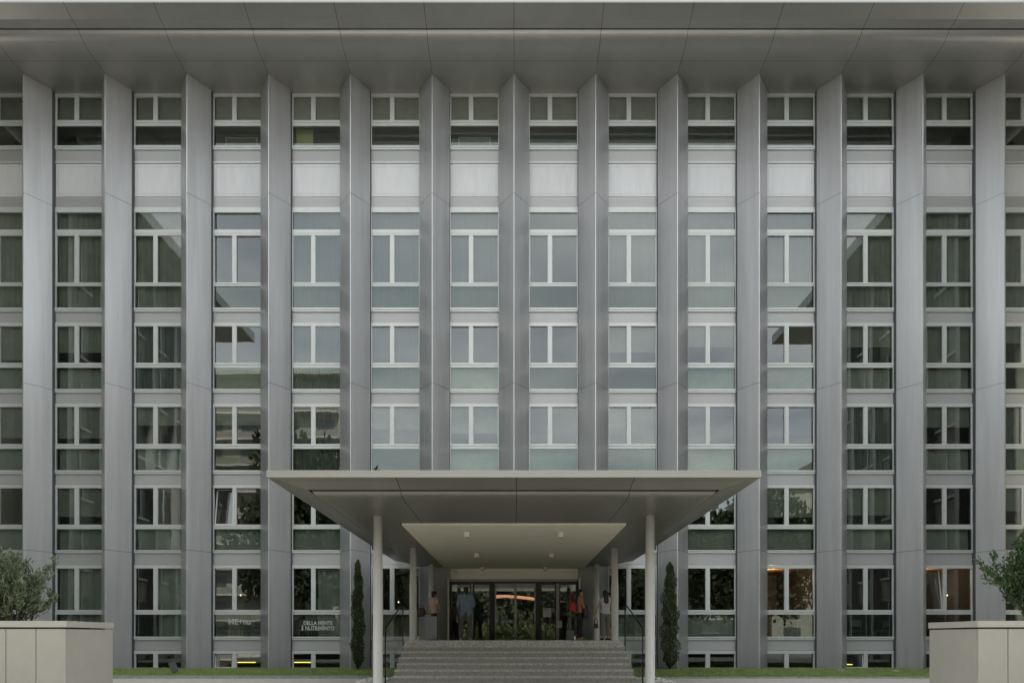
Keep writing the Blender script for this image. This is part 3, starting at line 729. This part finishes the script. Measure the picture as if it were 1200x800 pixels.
def person(loc, rz, H, label, top, bottom, hair='short', female=False, sleeve=1.0, leglen=1.0, elbow=None, hand=None, feet=None, knee=None, shoes='black_bag', head_turn=0.0, lean=0.0):
    s = H / 1.75; root = empty('person', loc, rz, label, 'person')
    sw = .165 if female else .195; hw = .095
    elbow = elbow or ((-.225, -.02, 1.14), (.225, -.02, 1.14)); hand = hand or ((-.22, .1, .88), (.22, .1, .88))
    feet = feet or ((-.12, 0), (.12, 0)); knee = knee or tuple((f[0] * 1.0, f[1] * .5 + .03, .50) for f in feet)
    def S(p): p = Vector(p); p.y += lean * max(0, p.z - .95); return p * s
    pel = V(0, 0, .95); segs = []
    tz = (1.43, 1.28, 1.12, .97)
    wr = (.075, .07, .068, .085) if female else (.085, .085, .08, .085)
    wx = (sw - .05, .075, .055, .08) if female else (sw - .05, .10, .085, .08)
    tor = []
    for i in range(3):
        for sg in (-1, 1): tor.append(((sg * wx[i], 0, tz[i]), (sg * wx[i + 1], 0, tz[i + 1]), wr[i] * 1.15, wr[i + 1] * 1.15))
        tor.append(((0, 0, tz[i]), (0, 0, tz[i + 1]), wr[i] * 1.2, wr[i + 1] * 1.2))
    arms = []; up = []
    fing = []
    for k, sg in ((0, -1), (1, 1)):
        sh = V(sg * sw, 0, 1.42); el = V(*elbow[k]); ha = V(*hand[k])
        up.append((sh, el, .052 if not female else .043, .04 if not female else .034)); arms.append((el, ha, .038 if not female else .032, .026 if not female else .022))
        d = (ha - el).normalized(); sd_ = d.cross(V(0, 0, 1) if abs(d.z) < .8 else V(0, 1, 0)).normalized(); pm = ha + d * .075
        fing.append((ha, pm, .028, .034))
        for q, (o_, l_) in enumerate(((-.03, .06), (-.01, .072), (.01, .068), (.03, .052))):
            a0 = pm + sd_ * o_ + d * .015; a1 = a0 + d * l_ * .55; nrm = d.cross(sd_); a2 = a1 + (d * .7 + nrm * .5) * l_ * .5
            fing.append((a0, a1, .0095, .009)); fing.append((a1, a2, .009, .0075))
        t0 = ha + d * .03 + sd_ * -.02; t1 = t0 + (d * .6 - sd_ * .8) * .05; fing.append((t0, t1, .012, .010)); fing.append((t1, t1 + d * .03, .010, .008))
    legs = []; lo = []
    for k, sg in ((0, -1), (1, 1)):
        hp = V(sg * hw, 0, .93); kn = V(*knee[k]); an = V(feet[k][0], feet[k][1], .09)
        legs.append((hp, kn, .088, .058)); lo.append((kn, kn.lerp(an, .35), .056, .056)); lo.append((kn.lerp(an, .35), an, .056, .038))
        lo.append((an, an + V(sg * .02, .14, -.045), .036, .03))
    hd = V(0, .02, 1.635); tr = Matrix.Rotation(head_turn, 3, 'Z')
    def Hh(v): return hd + tr @ V(*v)
    headseg = [((0, 0, 1.45), (0, .01, 1.56), .056, .05), (Hh((0, .03, -.05)), Hh((0, .075, -.085)), .05, .03), (Hh((0, .09, -.005)), Hh((0, .115, -.03)), .012, .015),
               (Hh((-.078, 0, -.01)), Hh((-.08, -.008, -.04)), .016, .012), (Hh((.078, 0, -.01)), Hh((.08, -.008, -.04)), .016, .012), (Hh((-.03, .09, .022)), Hh((.03, .09, .022)), .014, .014),
               (Hh((-.02, .09, -.06)), Hh((.02, .09, -.06)), .011, .011)]
    def sc(l, g=0): return [(S(a), S(b_), (r0 + g) * s, (r1 + g) * s) for a, b_, r0, r1 in l]
    body = capsules(sc(tor + up + arms + fing + legs + lo + headseg), 'person_body', 'skin', .0075, 3, [(S(hd), (.077 * s, .095 * s, .115 * s))])
    link('body', body, root)
    slv = []
    for k in (0, 1):
        a, b_, r0, r1 = up[k]
        if sleeve > .05: slv.append((a, a.lerp(b_, min(1, sleeve * 2)), r0, r0 + (r1 - r0) * min(1, sleeve * 2)))
        if sleeve > .5: a2, b2, q0, q1 = arms[k]; slv.append((a2, a2.lerp(b2, (sleeve - .5) * 1.9), q0 + .004, q1 + .006))
    hem = [((-.08, 0, 1.0), (-.085, 0, .88), .098, .10), ((.08, 0, 1.0), (.085, 0, .88), .098, .10)] if not female else [((-.07, 0, 1.0), (-.08, 0, .97), .088, .09), ((.07, 0, 1.0), (.08, 0, .97), .088, .09)]
    link('shirt', capsules(sc(tor + slv + hem, .014), 'shirt', top, .012, 4), root)
    pl = [(a, b_, r0, r1 + .006) for a, b_, r0, r1 in legs] + [(k_, V(*k_).lerp(V(feet[i][0], feet[i][1], .09), leglen), .064, .056) for i, k_ in enumerate(V(*k__) for k__ in knee) if leglen > 0]
    link('trousers', capsules(sc(pl + [((-.07, 0, .98), (.07, 0, .98), .09, .09), ((-.05, 0, .92), (.05, 0, .92), .09, .09)], .014), 'trousers', bottom, .012, 4), root)
    for k in (0, 1):
        f_ = V(feet[k][0], feet[k][1], 0)
        link('shoe', capsules(sc([(f_ + V(0, -.05, .045), f_ + V(0, .13, .035), .045, .036)]), 'shoe', shoes, .01, 2), root)
    hs = [(Hh((0, -.03, .03)), Hh((0, .02, .055)), .09, .08), (Hh((0, -.05, -.02)), Hh((0, -.045, -.06)), .075, .05)]
    if hair == 'long': hs += [(Hh((-.04, -.06, 0)), V(-.05, -.09, 1.36), .055, .045), (Hh((.04, -.06, 0)), V(.05, -.09, 1.34), .055, .04), (Hh((0, -.07, 0)), V(0, -.10, 1.30), .06, .035)]
    if hair == 'bun': hs += [(Hh((0, -.09, .06)), Hh((0, -.12, .08)), .045, .04)]
    link('hair', capsules(sc(hs), 'hair', 'hair', .011, 2), root)
    for sg in (-1, 1):
        mb = MB(); c = S(Hh((sg * .032, .086, .0))); mb.lathe([(.002, -.008), (.009, -.005), (.011, 0), (.009, .005), (.002, .008)], 'black', 8, c.x, c.y)
        for i, q in enumerate(mb.v): mb.v[i] = (q[0], q[1], q[2] + c.z)
        mb.build('eye', root)
    return root
def bag(name, loc, w_, h, d_, mt, label, rz=0, strap=.25):
    root = empty(name, loc, rz, label, 'bag')
    bm = bmesh.new(); bmesh.ops.create_cube(bm, size=1)
    bmesh.ops.subdivide_edges(bm, edges=bm.edges, cuts=3, use_grid_fill=True)
    for v in bm.verts:
        t = v.co.z + .5; k = 1 - .25 * t; v.co = Vector((v.co.x * w_ * k, v.co.y * d_ * (1.1 - .5 * t), v.co.z * h))
        v.co.x *= (1 - .12 * abs(v.co.z / h * 2) ** 3); v.co.z *= (1 - .12 * abs(v.co.x / w_ * 2) ** 2)
    bmesh.ops.smooth_vert(bm, verts=bm.verts, factor=.4, use_axis_x=True, use_axis_y=True, use_axis_z=True)
    me = bpy.data.meshes.new(name); bm.to_mesh(me); bm.free(); me.materials.append(M[mt])
    for p in me.polygons: p.use_smooth = True
    link('bag_body', me, root)
    if strap:
        mb = MB(); pr = None
        for i in range(13):
            a = math.pi * i / 12; q = Vector((math.cos(a) * w_ * .32, 0, h * .42 + math.sin(a) * strap))
            if pr: mb.tube(pr, q, .01, mt=mt, n=6, cap=False)
            pr = q
        mb.build('strap', root)
    return root
Lz = LZ + .001
person((XX(546, 26.1), -3.9, Lz), 0, 1.80, 'man in pale blue shirt and grey trousers with his back turned at the doors', 'blue_shirt', 'grey_cloth', feet=((-.17, .02), (.15, .0)), knee=((-.15, .05, .5), (.13, .03, .5)),
       elbow=((-.265, -.03, 1.15), (.255, -.02, 1.15)), hand=((-.2, .16, .98), (.17, .2, 1.02)), sleeve=.92, shoes='shoe_light', head_turn=R(15))
person((XX(506.5, 25.7), -4.3, Lz), R(-35), 1.64, 'dark-haired woman in peach sleeveless top leaning by the grey bin', 'peach', 'black_cloth', 'bun', True, .1, .45,
       elbow=((-.26, -.02, 1.12), (.25, .06, 1.14)), hand=((-.38, .1, .98), (.15, .24, 1.05)), lean=.12, feet=((-.12, .05), (.1, -.05)))
person((XX(679, 25.4), -4.6, Lz), R(-75), 1.68, 'woman in salmon top and black trousers with a red shoulder bag', 'salmon', 'black_cloth', 'long', True, .55, .9,
       elbow=((-.24, .02, 1.14), (.22, .08, 1.13)), hand=((-.14, .2, 1.1), (.12, .27, 1.1)), feet=((-.08, .06), (.08, -.06)), shoes='shoe_tan')
person((XX(709.5, 25.4), -4.6, Lz), R(12), 1.64, 'woman in white tank top and olive trousers seen from behind by the column', 'white_cloth', 'olive_cloth', 'long', True, .06, .75,
       elbow=((-.30, -.02, 1.13), (.20, .10, 1.14)), hand=((-.40, .0, .87), (.08, .25, 1.15)), feet=((-.11, .02), (.1, .0)))
person((XX(715.3, 25.9), -4.1, Lz), R(100), 1.60, 'person in maroon top and bare legs half hidden behind the column', 'maroon', 'maroon', 'short', True, .4, 0)
bag('handbag', (XX(670.5, 25.4), -4.72, Lz + .82 + .28), .24, .30, .16, 'red_bag', 'red leather bag hanging from the shoulder of the salmon-topped woman', R(10), .28)
bag('handbag', (XX(686, 25.3), -4.75, Lz + .92), .19, .40, .14, 'black_bag', 'black bag held in front of the salmon-topped woman', R(20), .08)
bag('handbag', (XX(491.5, 25.5), -4.5, Lz + .93), .48, .30, .2, 'brown_bag', 'dark brown bag slung beside the peach-topped woman', R(-10), .12)
bag('camera_bag', (XX(698.5, 25.3), -4.68, Lz + .47), .16, .16, .12, 'black_bag', 'small black bag dangling from the hand of the tank-top woman', 0, .2)

# ------------------------------------------------------------------ small things by the doors
bn = empty('litter_bin', (XX(505.5, 25.1), -4.95, Lz), 0, 'slim grey pedestal litter bin near the left canopy column', 'bin')
mb = MB(); mb.box(-.2, .2, -.15, .15, .02, .78, 'bin'); mb.build('bin_body', bn, bevel=.01)
mb = MB(); mb.box(-.19, .0, -.16, .14, .782, .84, 'bin'); mb.build('bin_lid', bn, bevel=.006)
ss = empty('sign_stand', (XX(641, 29.2), -.8, Lz), 0, 'thin black floor stand holding a pale notice by the doors', 'sign')
mb = MB(); mb.lathe([(.17, 0), (.17, .012), (.03, .02), (.014, .03), (.014, .88)], 'black', 16); mb.build('stand', ss)
mb = MB(); mb.box(-.16, .16, -.015, .01, .87, 1.22, 'paper'); mb.build('notice_board', ss, bevel=.004)
nb = MB(); nb.box(-.11, .11, -.003, .003, -.14, .14, 'paper'); tag(nb.build('paper_notice', loc=(XX(655.5, 29.9), -.035, ZZ(731, 30))), 'pale paper notice stuck on the right door post', 'notice')
tb = empty('waste_basket', (XX(668, 29), -1.0, Lz), 0, 'low greenish-grey box bin beside the right door jamb', 'bin')
mb = MB(); mb.box(-.15, .15, -.12, .12, 0, .38, 'bin'); mb.build('bin_body', tb, bevel=.01); mb = MB(); mb.box(-.155, .155, -.125, .125, .381, .41, 'black'); mb.build('rim', tb)

fl = empty('floodlight', (XX(205, 25), -5.0, .04), R(25), 'small black floodlight on the left lawn', 'lamp')
mb = MB(); mb.tube((0, 0, 0), (0, 0, .12), .015, mt='black'); mb.build('bracket', fl)
mb = MB(); mb.box(-.11, .11, -.03, .03, .06, .40, 'door_frame', Matrix.Rotation(R(-20), 3, 'Y') @ Matrix.Rotation(R(-15), 3, 'X'), (0, 0, .1)); mb.build('lamp_head', fl, bevel=.008)
for px, d in ((151, 29), (1050, 26.2), (985, 27)):
    o = empty('sprinkler_box', (XX(px, d), d - 30, .035), 0, {151: 'pale utility box in the grass by the far left fin', 1050: 'pale utility cover in the right lawn nearest the planter', 985: 'pale utility cover in the right lawn by a fin foot'}[px], 'utility box')
    mb = MB(); mb.lathe([(.12, 0), (.13, .03), (.12, .06), (.03, .07)], 'path', 12); mb.build('cover', o)

# tube lamps and bulbs visible through panes
for px, z, ln in ((289, 775.5, .75), (354, 775.5, .75), (991, 778, .55)):
    mb = MB(); d = 31.6; mb.tube((-ln / 2, 0, 0), (ln / 2, 0, 0), .018, mt='lamp_yellow')
    o = mb.build('tube_lamp', loc=(XX(px, d), 1.6, ZZ(z, d))); tag(o, {289: 'yellow tube lamp behind the basement window left of the lettered bay', 354: 'yellow tube lamp behind the basement window below the two-line lettering', 991: 'yellow tube lamp behind the tilted basement window on the right'}[px], 'lamp', 'lit basement tubes')
for i, (px, py) in enumerate(((467, 705), (448, 704), (485, 704), (257, 694), (282, 697), (390, 693), (946, 704), (1118, 694), (1110, 697))):
    mb = MB(); mb.lathe([(.008, -.03), (.022, -.02), (.026, 0), (.018, .02), (.008, .03)], 'lamp_warm', 10); mb.tube((0, 0, .05), (0, 0, .9), .004, mt='black', n=5)
    o = mb.build('pendant_bulb', loc=(XX(px, 32.5), 2.5, ZZ(py, 32.5))); tag(o, 'small lit pendant bulb inside the ground-floor dining room', 'lamp', 'pendant bulbs in the ground-floor rooms')
for n in (3, 5):
    mb = MB(); mb.box(at(n) - 1.4, at(n) + 1.4, .3, 5.5, ZZ(655) - .19, ZZ(655) - .14, 'warm_lit_ceiling'); mb.build('ceiling_lining', B)
    l = bpy.data.lights.new('room_lamp', 'POINT'); l.energy = 9; l.color = (1, .68, .38); l.shadow_soft_size = .1
    lo_ = bpy.data.objects.new('room_lamp', l); col.objects.link(lo_); lo_.location = (at(n), 2.2, ZZ(655) - .5)
# a few things standing behind the panes
yb = MB(); yb.box(-.33, .33, 0, .03, -.3, .3, 'yellow_board'); tag(yb.build('notice_board', loc=(XX(357, 30.4), .4, ZZ(161, 30.4))), 'yellow board leaning behind a top-floor pane', 'board')
for px, lab in ((556, 'silver-framed whiteboard behind the top-floor pane near the middle'), (283, 'silver-framed whiteboard behind the top-floor pane far left')):
    r_ = empty('whiteboard', (XX(px, 30.5), .5, ZZ(166, 30.5) - .3), 0, lab, 'board')
    mb = MB(); mb.box(-.6, .6, .0, .02, .0, .42, 'room_dark'); mb.build('board', r_)
    mb = MB(); mb.box(-.62, .62, -.01, .03, .42, .46, 'frame'); mb.box(-.64, -.60, -.01, .03, 0, .46, 'frame'); mb.box(.60, .64, -.01, .03, 0, .46, 'frame'); mb.build('frame', r_)
def chair(x, y, z, rz, lab):
    r_ = empty('chair', (x, y, z), rz, lab, 'chair', 'chairs behind the ground-floor glass')
    mb = MB(); mb.box(-.2, .2, -.2, .2, .44, .47, 'chair'); mb.build('seat', r_, bevel=.005)
    mb = MB(); mb.box(-.2, .2, .18, .21, .62, .88, 'chair'); mb.build('backrest', r_, bevel=.005)
    for a in (-.18, .18):
        for c in (-.18, .19): mb = MB(); mb.tube((a, c, 0), (a, c, .88 if c > 0 else .44), .014, mt='chair', n=6); mb.build('leg', r_)
zf = ZZ(756) + .141
for i, px in enumerate((262, 276, 297, 356, 372, 912, 936, 1002, 1034)):
    chair(XX(px, 30.9), .9, zf, R(180 + (i * 37) % 60 - 30), 'grey dining chair behind the ground-floor glass')
